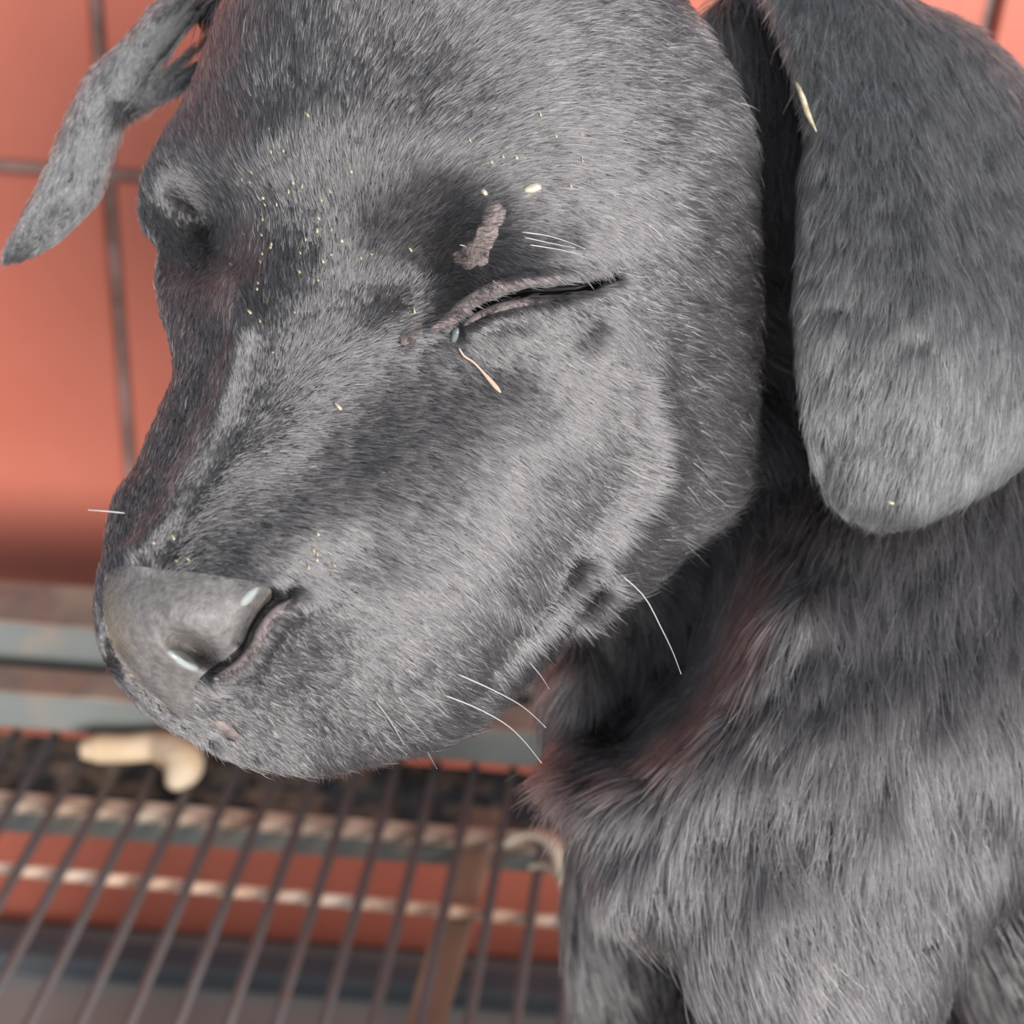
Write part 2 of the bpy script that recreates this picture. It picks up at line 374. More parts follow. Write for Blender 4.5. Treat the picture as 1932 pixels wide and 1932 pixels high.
def gauss(x, y, cx, cy, rx, ry, ang, amp):
    c, s_ = math.cos(math.radians(ang)), math.sin(math.radians(ang)); dx, dy = x - cx, y - cy
    a = (dx * c + dy * s_) / rx; b = (-dx * s_ + dy * c) / ry; return amp * np.exp(-(a * a + b * b))
def stroke_d(x, y, pts):
    d = np.full(np.shape(x), 1e9); pts = np.asarray(pts, float)
    for (ax, ay), (bx, by) in zip(pts[:-1], pts[1:]):
        vx, vy = bx - ax, by - ay; t = np.clip(((x - ax) * vx + (y - ay) * vy) / (vx * vx + vy * vy), 0, 1)
        d = np.minimum(d, np.hypot(x - ax - t * vx, y - ay - t * vy))
    return d
def stroke(x, y, pts, w, amp): return amp * np.exp(-(stroke_d(x, y, pts) / w) ** 2)
def inside(x, y, poly):
    r = np.zeros(np.shape(x), bool); n = len(poly)
    for i in range(n):
        (x1, y1), (x2, y2) = poly[i], poly[i - 1]
        r ^= ((y1 > y) != (y2 > y)) & (x < (x2 - x1) * (y - y1) / (y2 - y1 + 1e-9) + x1)
    return r

# ------------------------------------------------------------------ fur builder
def field(ctrl, sig):
    C = np.asarray(ctrl, float); a = np.radians(C[:, 2]); cx, sy, L = np.cos(a), np.sin(a), C[:, 3]
    def fn(x, y):
        sw = np.zeros(len(x)); vx = sw.copy(); vy = sw.copy(); vl = sw.copy()
        for i in range(len(C)):
            w = np.exp(-((x - C[i, 0]) ** 2 + (y - C[i, 1]) ** 2) / (2 * sig * sig)) + 1e-7 / (1 + ((x - C[i, 0]) ** 2 + (y - C[i, 1]) ** 2) / 1e5)
            sw += w; vx += w * cx[i]; vy += w * sy[i]; vl += w * L[i]
        n = np.hypot(vx, vy) + 1e-9; return vx / n, vy / n, vl / sw
    return fn
_g = rng.random((64, 64, 2)) * 2 - 1
def vnoise(x, y, sc, k):
    x = x / sc; y = y / sc; i = np.floor(x).astype(int); j = np.floor(y).astype(int); u = x - i; v = y - j
    u = u * u * (3 - 2 * u); v = v * v * (3 - 2 * v); g = lambda a, b: _g[a % 64, b % 64, k]
    return (g(i, j) * (1 - u) + g(i + 1, j) * u) * (1 - v) + (g(i, j + 1) * (1 - u) + g(i + 1, j + 1) * u) * v
def fur(name, parent, rel, n, fld, m, rad=.9, lift=.22, clump=.45, cell=15, keep=None, lenvar=.35, jit=.14, npts=4, bend=.25, scale=1.0, bias=.004):
    x, y, P, N = rel.pick(n) if not callable(rel) else rel(n)
    vx, vy, L = fld(x, y)
    ang = .12 * vnoise(x, y, 60, 0) + .13 * vnoise(x + 900, y, 22, 1) + jit * rng.standard_normal(len(x))
    c, s_ = np.cos(ang), np.sin(ang); vx, vy = vx * c - vy * s_, vx * s_ + vy * c
    if keep is not None:
        k = rng.random(len(x)) < keep(x, y); x, y, P, N, vx, vy, L = x[k], y[k], P[k], N[k], vx[k], vy[k], L[k]
    depth = (P - CAM) @ fwd
    T = vx[:, None] * right - vy[:, None] * up
    T = T - (T * N).sum(1)[:, None] * N; T /= np.linalg.norm(T, axis=1)[:, None] + 1e-12
    L = L * scale * PXM * (1 + lenvar * rng.standard_normal(len(x)).clip(-1.6, 2.2)) * depth / D0
    lf = lift * (1 + .5 * rng.standard_normal(len(x))).clip(.2, 3)
    # clumps: hairs of one jittered cell lean to a common tip
    gx = np.floor((x + 5 * vnoise(x, y, 9, 0)) / cell).astype(int); gy = np.floor((y + 5 * vnoise(x, y, 9, 1)) / cell).astype(int)
    h = (gx * 73856093 ^ gy * 19349663) & 0xffff; hr = rng.random((0x10000, 3))[h]
    tx = (gx + .2 + .6 * hr[:, 0]) * cell; ty = (gy + .2 + .6 * hr[:, 1]) * cell
    shx = (tx - x) * PXM * depth / D0; shy = (ty - y) * PXM * depth / D0
    S = shx[:, None] * right - shy[:, None] * up; S -= (S * N).sum(1)[:, None] * N
    lf = lf * (.72 + .56 * hr[:, 2]); cf = np.minimum(1, L / (30 * PXM))
    t = np.linspace(0, 1, npts)
    pts = P[:, None] - N[:, None] * .0001 + (T[:, None] * t[None, :, None] + N[:, None] * (lf[:, None] * (t - bend * 2 * t ** 2)[None])[..., None]) * L[:, None, None] + S[:, None] * (clump * t ** 1.5)[None, :, None] * cf[:, None, None]
    n = len(x); cu = bpy.data.hair_curves.new(name); cu.add_curves([npts] * n)
    cu.attributes['position'].data.foreach_set('vector', pts.astype(np.float32).ravel())
    r = (rad * PXM * (1 - .85 * t ** 1.5))[None] * (depth / D0 * (.75 + .5 * rng.random(n)))[:, None]
    a = cu.attributes.get('radius') or cu.attributes.new('radius', 'FLOAT', 'POINT')
    a.data.foreach_set('value', r.astype(np.float32).ravel())
    cu.materials.append(m); o = link(bpy.data.objects.new(name, cu)); tag(o, kind='stuff')
    o.parent = parent; o.matrix_parent_inverse = Matrix.Translation(-Vector(parent.matrix_world.translation)) if parent else Matrix()
    return o

# ------------------------------------------------------------------ puppy: head
pup_base = np.array([.12, .30, 0.0])
pup = empty('puppy', pup_base)
tag(pup, 'short-haired black puppy with drowsy closed eyes and floppy ears facing left', 'puppy')
RIM = [(430, 0, -45), (390, 100, -75), (350, 190, -105), (300, 270, -125), (270, 335, -135), (262, 390, -130), (272, 435, -110), (296, 475, -60), (292, 530, 10), (302, 590, 80), (318, 645, 140),
       (327, 700, 190), (308, 755, 215), (280, 820, 245), (252, 885, 275), (216, 935, 305), (203, 985, 330), (193, 1045, 355), (180, 1105, 380), (178, 1155, 392), (186, 1210, 392), (204, 1262, 375), (245, 1315, 345),
       (300, 1362, 312), (365, 1398, 280), (430, 1432, 245), (500, 1450, 215), (585, 1458, 180), (680, 1444, 135), (780, 1418, 90), (870, 1385, 50), (935, 1340, 20), (1000, 1275, -10), (1060, 1215, -45),
       (1125, 1165, -75), (1205, 1118, -115), (1265, 1055, -150), (1335, 995, -175), (1385, 925, -195), (1408, 830, -205), (1424, 700, -200), (1426, 500, -175), (1416, 280, -130), (1375, 150, -105), (1325, 60, -90), (1288, 0, -85),
       (1230, -130, -80), (1080, -270, -50), (900, -330, -20), (700, -270, 0), (540, -150, -15)]
CT = [(250, 1160, 462), (290, 1030, 425), (364, 1225, 462), (480, 1130, 452), (404, 774, 312), (345, 930, 385), (462, 530, 205), (629, 985, 372), (760, 1130, 300), (800, 850, 252), (970, 950, 178), (1040, 1170, 45),
      (930, 1310, 100), (720, 1370, 190), (560, 1290, 325), (400, 1330, 345), (1020, 540, 215), (870, 400, 268), (640, 100, 245), (588, 224, 258), (500, 180, 195), (820, 620, 205), (980, 730, 205), (1150, 530, 180), (1270, 500, 100), (1290, 700, 20),
      (1150, 850, 75), (1250, 950, -50), (1150, 300, 178), (1310, 250, 30), (1060, 60, 150), (850, 100, 205), (700, -150, 205), (1000, -180, 120), (385, 430, -25), (375, 320, 0), (450, 330, 135), (450, 150, 150), (520, 50, 190), (345, 560, 110), (395, 610, 205),
      (560, 420, 215), (620, 650, 250), (560, 800, 305), (480, 950, 400), (600, 1150, 400), (700, 450, 245), (1150, 1110, -30), (300, 1290, 405)]
WING = [(548, 1122), (512, 1148), (488, 1178), (470, 1215), (436, 1250), (392, 1274)]
WING_GROOVE = [(506, 1118), (482, 1150), (466, 1182), (452, 1208)]
SLIT = [(905, 584), (945, 560), (995, 547), (1055, 545), (1105, 539), (1150, 522)]
LIP = [(1105, 1085), (1050, 1165), (985, 1252), (925, 1340)]
LIPG = [(1128, 1105), (1080, 1178), (1020, 1262), (962, 1345)]
BRIDGE = [(432, 545), (452, 640), (424, 740), (378, 855), (322, 960), (262, 1040)]
def bumps(x, y):
    d = gauss(x, y, 785, 520, 100, 78, -30, -85) + gauss(x, y, 830, 420, 90, 80, 0, -32) + gauss(x, y, 392, 430, 58, 88, -12, -125)
    d += gauss(x, y, 1045, 492, 120, 50, -8, 26) + gauss(x, y, 960, 710, 150, 75, 15, -42) + gauss(x, y, 1010, 610, 130, 34, -12, 12)
    d += gauss(x, y, 900, 1130, 170, 200, 35, 40) + gauss(x, y, 640, 1060, 110, 60, -20, -22) + gauss(x, y, 590, 840, 190, 120, -40, -48) + gauss(x, y, 640, 1190, 90, 120, 0, -20)
    d += gauss(x, y, 430, 300, 110, 60, -25, 30) + gauss(x, y, 1330, 560, 120, 260, 0, 18)
    d += stroke(x, y, BRIDGE, 30, 44) + stroke(x, y, [(1140, 640), (1215, 700), (1245, 820), (1225, 930), (1120, 1070)], 44, 30)
    d += stroke(x, y, LIP, 26, 34) + stroke(x, y, LIPG, 16, -55)
    d += stroke(x, y, [(a + 12, b + 12) for a, b in WING], 18, 34) + stroke(x, y, WING_GROOVE, 12, -30)
    d += gauss(x, y, 366, 1226, 44, 19, 28, -120) + gauss(x, y, 330, 1160, 150, 90, 15, 10) + gauss(x, y, 480, 1120, 32, 24, -30, 14)
    d += stroke(x, y, [(215, 1225), (262, 1290), (322, 1352), (390, 1395)], 13, -34) + gauss(x, y, 300, 1290, 60, 40, 40, -18)
    d += stroke(x, y, [(770, 640), (840, 604), (880, 575), (925, 546), (970, 528), (1020, 520), (1075, 516), (1120, 512)], 16, 16) + stroke(x, y, [(880, 622), (940, 590), (990, 580), (1060, 572), (1130, 552)], 15, 14)
    d += stroke(x, y, SLIT, 10, -64)
    d += 1.3 * vnoise(x, y, 46, 0) + .8 * vnoise(x + 500, y, 21, 1)
    return d
head = Relief((800, 700), RIM, CT, lambda x, y: np.clip(300 + (x - 300) * .16 - (y - 700) * .06, 230, 480), p=5.0, nth=960, nr=250, bumps=bumps)

# ------------------------------------------------------------------ puppy: neck, chest and legs
BR = [(1120, 700, -600), (1060, 950, -740), (1045, 1150, -740), (1030, 1290, -730), (1040, 1400, -690), (1065, 1490, -470), (1105, 1560, -450), (1122, 1640, -450), (1130, 1700, -450), (1180, 1745, -440), (1255, 1790, -430), (1315, 1880, -430), (1370, 2010, -440),
      (1440, 2120, -460), (1560, 2160, -470), (1680, 2080, -470), (1740, 1960, -470), (1790, 1830, -470), (1850, 1740, -480), (1960, 1660, -500), (2250, 1640, -540), (2600, 1500, -600), (2750, 1100, -650), (2600, 600, -700), (2200, 300, -680), (1932, 165, -620), (1830, 80, -560), (1720, 25, -500), (1500, -60, -420), (1280, 100, -380)]
BC = [(1095, 1260, -610), (1100, 1390, -580), (1225, 1290, -740), (1250, 1150, -760), (1290, 1290, -620), (1350, 1110, -600), (1410, 1290, -285), (1200, 1400, -560), (1500, 1130, -250), (1300, 1420, -285), (1190, 1510, -300), (1600, 1200, -220), (1400, 1500, -225), (1600, 1500, -190), (1250, 1620, -260), (1420, 1720, -230), (1550, 1850, -250),
      (1650, 1700, -240), (1800, 1300, -220), (1900, 1500, -290), (1850, 1100, -260), (1900, 800, -340), (2100, 1300, -280), (1400, 900, -560), (1300, 700, -560), (1500, 2000, -300)]
def bbumps(x, y):
    d = stroke(x, y, [(1510, 1130), (1420, 1270), (1330, 1390), (1200, 1480)], 40, 35) + stroke(x, y, [(1560, 1300), (1470, 1420)], 30, -16)
    d += gauss(x, y, 1240, 1290, 60, 130, 25, -50) + stroke(x, y, [(1110, 1250), (1120, 1400)], 25, 20)
    d += 14 * vnoise(x, y, 120, 0) + 8 * vnoise(x, y, 52, 1); return d
bodyr = Relief((1600, 1250), BR, BC, lambda x, y: 500 + 0 * x, p=4.0, nth=300, nr=110, bumps=bbumps, nrb=24)
def limb(pts, rad, seg=24, n=26):
    v, f = tube(smooth_path(pts, n), np.interp(np.linspace(0, len(pts) - 1, n), range(len(pts)), rad), seg); return v, f
near_top = hp(1570, 1830, -640); far_top = hp(1255, 1640, -1250)
nt_, ft_ = near_top, far_top
legs = []
legs.append(limb([nt_ + [0, 0, .03], nt_ + [.002, 0, -.02], nt_ + [.006, -.002, -.08], nt_ + [.0, 0, -.14], [nt_[0], nt_[1], .03], [nt_[0] - .012, nt_[1] - .004, .014], [nt_[0] - .035, nt_[1] - .006, .0125]], [.024, .0235, .021, .017, .016, .016, .0095]))
legs.append(limb([ft_ + [0, 0, .03], ft_ + [.0, 0, -.02], ft_ + [.004, .002, -.07], ft_ + [.0, 0, -.12], [ft_[0] - .005, ft_[1], .03], [ft_[0] - .016, ft_[1] - .004, .014], [ft_[0] - .04, ft_[1] - .006, .0125]], [.026, .025, .021, .017, .016, .016, .0095]))
ch = hp(1800, 1130, -820)
torso = limb([ch + [-.03, .0, -.02], ch + [.03, .0, -.03], ch + [.085, .005, -.085], ch + [.13, .01, -.15], [ch[0] + .155, ch[1] + .015, .062], [ch[0] + .16, ch[1] + .015, .03]], [.035, .058, .074, .08, .066, .03], 32, 30)
hind = []
for sgn in (-1, 1):
    q = np.array([ch[0] + .13, ch[1] + .01 + sgn * .055, .085])
    hind.append(limb([q + [.01, 0, .02], q, q + [-.05, sgn * .012, -.025], q + [-.06, sgn * .012, -.06], [q[0] - .085, q[1] + sgn * .012, .0145], [q[0] - .12, q[1] + sgn * .012, .0125]], [.03, .036, .028, .018, .014, .009], 20, 24))
V = [head.V, bodyr.V]; FQ = [head.F, bodyr.F + len(head.V)]
bodymesh_v = np.concatenate(V); nb = len(bodymesh_v)
ear_base = limb([hp(700, 60, -160), hp(600, 50, -215), hp(500, 40, -270), hp(430, 35, -325), hp(385, 35, -345)], [.010, .010, .0085, .0065, .003], 16, 16)
me_parts = [torso] + legs + hind + [ear_base]
extraV = []; extraF = []
for v, f in me_parts:
    b0 = nb + sum(len(q) for q in extraV); extraV.append(v)
    quads = [q for q in f if len(q) == 4]; extraF.append(np.array(quads) + b0)
allV = np.concatenate([bodymesh_v] + extraV); allF = np.concatenate(FQ + extraF)
body = mesh('body', allV - pup_base, allF.astype(np.int32), M_SKIN, pup)
bpy.context.view_layer.update()

def rooted(o, parent=body):
    o.parent = parent; o.matrix_parent_inverse = Matrix.Translation(-Vector(pup_base)); return o
def pmesh(name, v, f, m, parent=pup, label=None, smooth=True):
    o = mesh(name, v, f, m, None, smooth); o.parent = parent; o.matrix_parent_inverse = Matrix.Translation(-Vector(pup_base)); fix_normals(o)
    if label: o['label'] = label
    return o

# patch of relief lifted off as its own closed shell
def patch(rel, poly, lift, depth=14, extra=None, edge=10):
    X, Y = rel.X, rel.Y; ok = inside(X, Y, poly); i, j = np.nonzero(ok[:-1] & ok[1:] & np.roll(ok, -1, 1)[:-1] & np.roll(ok, -1, 1)[1:])
    n = rel.nth; jn = (j + 1) % n; q = np.stack([i * n + j, (i + 1) * n + j, (i + 1) * n + jn, i * n + jn], -1)
    ids, inv = np.unique(q, return_inverse=True); inv = inv.reshape(q.shape)
    x = X.ravel()[ids]; y = Y.ravel()[ids]; pl = list(poly) + [poly[0]]; de = stroke_d(x, y, pl)
    N = rel.N.reshape(-1, 3)[ids]; P = rel.V[ids]
    h = lift * np.clip(de / edge, 0, 1) ** .5 - 3 * (de < 4)
    if extra is not None: h = h + extra(x, y)
    v1 = P + N * (h * PXM)[:, None]; v2 = P - N * (depth * PXM)
    m = len(ids); ed = {}
    for a in inv:
        for k in range(4):
            e = (a[k], a[(k + 1) % 4]); ed[e] = 1
    side = [(a, b, b + m, a + m) for (a, b) in ed if (b, a) not in ed]
    f = [tuple(a) for a in inv] + [tuple(int(t) + m for t in a[::-1]) for a in inv] + [(b_, a_, d_, c_) for a_, b_, c_, d_ in side]
    return np.concatenate([v1, v2]), f
NOSE = [(196, 1075), (240, 1062), (300, 1068), (370, 1075), (440, 1085), (505, 1098), (520, 1122), (496, 1150), (478, 1180), (462, 1215), (430, 1245), (395, 1268), (370, 1300), (372, 1345), (345, 1362), (300, 1335), (250, 1290), (212, 1235), (192, 1180), (186, 1120)]
def cap(rel, poly, c, lift, nr=70, m=12, depth=16):
    """smooth-edged shell that hugs the relief inside a closed outline"""
    b = catmull_closed([(x, y, 0) for x, y in poly], m)[:, :2]; n = len(b); q = np.linspace(0, 1, nr)
    X = c[0] + q[:, None] * (b[:, 0] - c[0])[None]; Y = c[1] + q[:, None] * (b[:, 1] - c[1])[None]
    h = lift * (1 - q[:, None] ** 6) - 6 * (q[:, None] > .97) + 0 * X; Z = rel.z(X, Y)
    P = hp(X, Y, Z + h).reshape(-1, 3); B = hp(X[::7], Y[::7], Z[::7] - depth).reshape(-1, 3); nb_ = len(X[::7]); f = []
    def grid(o, rows):
        for i in range(rows - 1):
            for j in range(n): f.append((o + i * n + j, o + i * n + (j + 1) % n, o + (i + 1) * n + (j + 1) % n, o + (i + 1) * n + j))
    grid(0, nr); grid(nr * n, nb_)
    for j in range(n): f.append(((nr - 1) * n + j, (nr - 1) * n + (j + 1) % n, nr * n + (nb_ - 1) * n + (j + 1) % n, nr * n + (nb_ - 1) * n + j))
    return np.concatenate([P, B]), f
v, f = cap(head, NOSE, (330, 1190), 4)
pmesh('nose', v, f, M_NOSE, pup, 'slate grey moist nose leather')
# wet glint beads by the nostril
def blob(rel, x, y, rx, ry, ang, h, m, name, parent=pup, label=None, nu=18, nv=8, seed=0, rough=.0):
    c, s_ = math.cos(math.radians(ang)), math.sin(math.radians(ang)); v = []; rr_ = random.Random(seed); amp = [rr_.uniform(-1, 1) * rough for _ in range(nu)]
    for k in range(nv):
        ph = k / (nv - 1) * math.pi
        for q in range(nu):
            th = q / nu * 2 * math.pi; w = math.sin(ph) * (1 + amp[q] + .5 * amp[(q + 1) % nu])
            a, b = rx * w * math.cos(th), ry * w * math.sin(th); px, py = x + a * c - b * s_, y + a * s_ + b * c
            v.append((px, py, math.cos(ph) * h))
    v = np.array(v); z = rel.z(v[:, 0], v[:, 1]) + v[:, 2]; P = hp(v[:, 0], v[:, 1], z); f = []
    for k in range(nv - 1):
        for q in range(nu): f.append((k * nu + q, k * nu + (q + 1) % nu, (k + 1) * nu + (q + 1) % nu, (k + 1) * nu + q))
    if name is None: return P, f
    return pmesh(name, P, f, m, parent, label)
# eye inside its slit, lids
ez = head.z(np.array([1035.]), np.array([545.]))[0]
v, f = tube([hp(x, y, ez - 2) for x, y in ((940, 566), (985, 551), (1035, 547), (1085, 544), (1128, 533))], np.array([3, 9, 12, 10, 3]) * PXM, 14)
eye = pmesh('eye', v, f, M_EYE, pup, 'dark wet eye showing through narrow slit')
def lid(path, rad, lift, name, label):
    p = smooth_path(path, 60); P = head.pt(p[:, 0], p[:, 1], lift); r = np.interp(np.linspace(0, len(path) - 1, 60), range(len(path)), rad) * PXM
    v, f = tube(P, r, 16); return pmesh(name, v, f, M_LID, pup, label)
lid([(800, 630), (840, 604), (880, 575), (925, 548), (970, 531), (1020, 524), (1075, 521), (1120, 516), (1160, 508)], [3, 9, 13, 14, 13, 12, 9, 6, 2], -11, 'eyelid', 'pinkish grey upper eyelid fold')
lid([(868, 628), (895, 606), (940, 586), (990, 576), (1040, 572), (1090, 562), (1130, 548)], [5, 12, 13, 12, 9, 6, 3], -11, 'eyelid', 'pinkish grey lower eyelid rim')
pmesh('eyelid', *tube(head.pt(np.array([345., 362, 380, 398]), np.array([470., 462, 462, 468]), -2), np.array([3, 7, 7, 3]) * PXM, 10), M_SKIN, pup, 'far eyelid in shadow')
# bare patches, then a pale blob painted in for the lip highlight
for k, (x, y, rx, ry, an, h) in enumerate([(928, 412, 20, 34, 25, 5), (915, 445, 22, 36, 30, 6), (893, 480, 27, 30, 30, 7), (872, 488, 20, 16, 10, 4), (776, 630, 28, 16, -30, 6), (850, 600, 44, 13, -33, 4)]):
    blob(head, x, y, rx, ry, an, h * .55, M_PINK, 'bare_patch', pup, 'pinkish bare skin patch around the eye' if k == 0 else None, seed=k, rough=.16)
blob(head, 428, 1378, 36, 11, 32, 7, M_PINK, 'lip_highlight', pup, 'pale pink blob for the highlight on the lip edge', seed=9, rough=.1)
blob(head, 858, 632, 8, 16, 12, 10, M_TEARD, 'tear_drop', pup, 'glassy tear drop at the inner eye corner', seed=4, rough=.06)
blob(head, 345, 1244, 34, 14, 30, 15, M_GLINT, 'glint_bead', pup, 'pale bead for the wet glint on the lower nostril rim', seed=5, rough=.08)  # pale raised bead stands in for a highlight on the wet nose

blob(head, 470, 1126, 25, 11, -48, 7, M_GLINT, 'glint_bead', pup, 'pale bead for the highlight on the moist nostril wing', seed=6, rough=.12)  # second pale bead, painting the highlight on the wing
wp = smooth_path([(a + 9, b + 9) for a, b in WING], 40)
pmesh('nostril_rim', *tube(head.pt(wp[:, 0], wp[:, 1], -4), np.interp(np.linspace(0, 1, 40), [0, .15, .5, .85, 1], [3, 10, 10, 9, 3]) * PXM, 14), M_LID, pup, 'pale pinkish rim behind the nostril')
# whiskers
def whisker(path, z0, z1, r=1.5, name='whisker'):
    p = smooth_path(path, 14); x, y = p[:, 0], p[:, 1]; z = head.z(np.array([x[0]]), np.array([y[0]]))[0]
    zz = np.linspace(z + z0, z + z1, 14); v, f = tube(hp(x, y, zz), np.linspace(r, r * .35, 14) * PXM, 6)
    return pmesh(name, v, f, M_WHISK)
for w in ([(1168, 1082), (1215, 1125), (1250, 1190), (1270, 1232), (1285, 1272)], [(860, 1270), (920, 1297), (972, 1324), (1002, 1346), (1030, 1373)], [(835, 1310), (900, 1336), (955, 1367), (990, 1400), (1022, 1440)],
          [(772, 1298), (805, 1318), (838, 1346)], [(708, 1322), (735, 1358), (762, 1405)], [(762, 1344), (788, 1372), (808, 1396)], [(720, 1380), (742, 1402), (768, 1424)], [(806, 1418), (816, 1436), (824, 1450)],
          [(235, 968), (205, 965), (166, 962)], [(995, 1245), (1020, 1275), (1036, 1300)]):
    whisker(w, 6, 60)
for w in ([(985, 438), (1030, 444), (1070, 456), (1105, 470)], [(990, 448), (1035, 458), (1085, 468)], [(1000, 462), (1050, 470), (1098, 480)], [(868, 462), (880, 466), (888, 478)], [(930, 530), (945, 540), (958, 552)], [(1224, 425), (1240, 437), (1254, 455)]):
    whisker(w, 4, 14, 1.2, 'brow_hair')

# ------------------------------------------------------------------ ears
ER = [(1435, -90, -250), (1466, 40, -235), (1500, 150, -225), (1524, 245, -190), (1516, 330, -175), (1508, 480, -150), (1506, 620, -135), (1516, 760, -130), (1536, 870, -185), (1572, 940, -220), (1626, 976, -235), (1690, 986, -240), (1760, 968, -240),
      (1850, 920, -240), (1932, 866, -250), (2040, 770, -260), (2120, 560, -380), (2070, 300, -470), (1932, 140, -470), (1830, 52, -430), (1720, 0, -380), (1600, -90, -330), (1500, -140, -280)]
EC = [(1560, 120, -175), (1700, 150, -190), (1600, 300, -105), (1700, 330, -110), (1580, 450, -75), (1750, 500, -60), (1720, 600, -50), (1600, 650, -70), (1720, 750, -80), (1600, 800, -105), (1700, 880, -140), (1800, 800, -120), (1850, 600, -90), (1850, 300, -200), (1950, 700, -150), (1950, 450, -190), (1640, 930, -165), (1720, 935, -160), (1800, 900, -160), (1565, 860, -150)]
def ebumps(x, y): return 6 * vnoise(x, y, 70, 0) + 3 * vnoise(x, y, 30, 1)
earr = Relief((1720, 500), ER, EC, lambda x, y: 26 + 0 * x, p=9.0, nth=360, nr=110, bumps=ebumps, hmin=20, nrb=14)
ear = pmesh('ear', earr.V, earr.F.astype(np.int32), M_SKIN, pup, 'near floppy ear with silvery sheen on its lower half')
FR = [(440, -40, -330), (310, -5, -420), (240, 68, -440), (168, 138, -455), (122, 230, -460), (84, 325, -460), (42, 405, -465), (12, 462, -470), (6, 488, -470), (22, 497, -470), (90, 470, -465), (148, 421, -460), (188, 372, -455), (209, 312, -455), (228, 262, -455), (245, 200, -450), (288, 152, -440), (330, 142, -410), (360, 150, -380), (430, 120, -340), (470, 30, -320)]
FC = [(300, 60, -365), (250, 120, -385), (200, 200, -390), (160, 300, -400), (110, 390, -415), (60, 450, -440), (330, 40, -360), (225, 240, -405), (290, 120, -420), (360, 60, -395), (340, 110, -420), (190, 330, -415), (130, 210, -430)]
def fbumps(x, y): return stroke(x, y, [(335, 0), (262, 110), (222, 220), (205, 320)], 22, 18) + stroke(x, y, [(380, 20), (300, 110), (250, 190)], 26, -30) + 4 * vnoise(x, y, 60, 1)
class FarRelief(Relief): pass
FR = [(a, b, c + 85) for a, b, c in FR]; FC = [(a, b, c + 85) for a, b, c in FC]
fear = Relief((215, 235), FR, FC, lambda x, y: 22 + 0 * x, p=3.0, nth=240, nr=70, bumps=fbumps, hmin=15, nrb=12)
far = pmesh('ear', fear.V, fear.F.astype(np.int32), M_SKIN, pup, 'far floppy ear folded outward against the red wall')

# ------------------------------------------------------------------ fur
HF = [(600, 50, -88, 30), (480, 200, -108, 28), (440, 300, -122, 24), (330, 320, -130, 14), (900, 50, -40, 32), (1050, 120, -8, 34), (750, 150, -78, 30), (850, 230, -45, 28), (1200, 250, -4, 38), (1350, 350, 4, 42), (1400, 600, 5, 44), (1380, 800, 22, 46),
      (1030, 440, 10, 26), (900, 350, -25, 22), (750, 450, -70, 18), (1150, 470, 26, 30), (1100, 640, 40, 30), (1000, 600, 52, 22), (930, 620, 50, 20), (900, 720, 20, 24), (1200, 700, 20, 40),
      (550, 850, 8, 24), (700, 800, 6, 26), (850, 900, 28, 34), (1000, 950, 36, 42), (1000, 1100, 38, 42), (1150, 950, 30, 44), (1250, 900, 24, 46), (750, 1000, 30, 34), (600, 1000, 18, 26), (700, 1200, 38, 30), (900, 1200, 40, 38), (550, 1250, 40, 24), (450, 1320, 42, 22),
      (600, 1400, 62, 34), (480, 1430, 60, 30), (800, 1380, 48, 38), (950, 1300, 40, 34), (1000, 1230, 40, 34), (1120, 1150, 42, 38), (1250, 1050, 12, 55), (1340, 1000, 14, 100), (1385, 930, 10, 75),
      (460, 640, -112, 18), (420, 800, -115, 16), (340, 960, -118, 14), (350, 680, -100, 14), (260, 1030, -120, 12), (380, 1040, 40, 16), (420, 940, 20, 18), (430, 540, -105, 20), (560, 420, -98, 22), (600, 580, -100, 22), (650, 450, -98, 22), (640, 700, 10, 22), (330, 560, -95, 14), (385, 430, -80, 16)]
_hfld = field(HF, 85)
def keep_head(x, y):
    k = np.ones(len(x)); nz_ = inside(x, y, NOSE); k[nz_] = np.where((y < 1100)[nz_] if False else (y[nz_] < 1105), .5 * 2 * np.clip((1112 - y[nz_]) / 34, 0, 1), 0); k[nz_ & (stroke_d(x, y, NOSE[10:15] + NOSE[:0]) < 12)] = .55; k[nz_ & (stroke_d(x, y, NOSE[14:] + NOSE[:2]) < 9)] = .8
    k[stroke_d(x, y, SLIT) < 13] = 0
    k[(stroke_d(x, y, [(800, 630), (880, 575), (970, 531), (1075, 521)]) < 12)] = .55
    k[(stroke_d(x, y, [(880, 618), (940, 586), (1040, 572)]) < 12)] = .55
    for (cx, cy, r) in ((928, 412, 24), (915, 445, 28), (893, 480, 30), (776, 630, 22)): k[np.hypot(x - cx, y - cy) < r] = .45
    k[np.hypot(x - 428, y - 1378) < 18] = .1
    k[np.hypot(x - 858, y - 630) < 16] = 0
    k[y < -120] *= .5; k *= np.minimum(1, 26 / _hfld(x, y)[2])
    return k
hf = fur('fur', body, head, 460000, field(HF, 105), M_FUR, rad=1.05, lift=.26, clump=.5, cell=13, keep=keep_head)
BF = [(1700, 1150, 95, 90), (1400, 1330, 128, 80), (1250, 1250, 110, 70), (1200, 1500, 118, 80), (1500, 1500, 88, 90), (1800, 1400, 80, 95), (1400, 1750, 62, 90), (1550, 1880, 66, 90), (1150, 1650, 92, 70), (1550, 1120, 112, 80), (1350, 1080, 20, 90), (1900, 900, 90, 90), (1350, 1550, 95, 80)]
bf = fur('fur', body, bodyr, 120000, field(BF, 130), M_FUR, rad=1.5, lift=.25, clump=.55, cell=34, keep=lambda x, y: ((x < 2150) & (y < 2100) & (y > -80)) * 1.0)
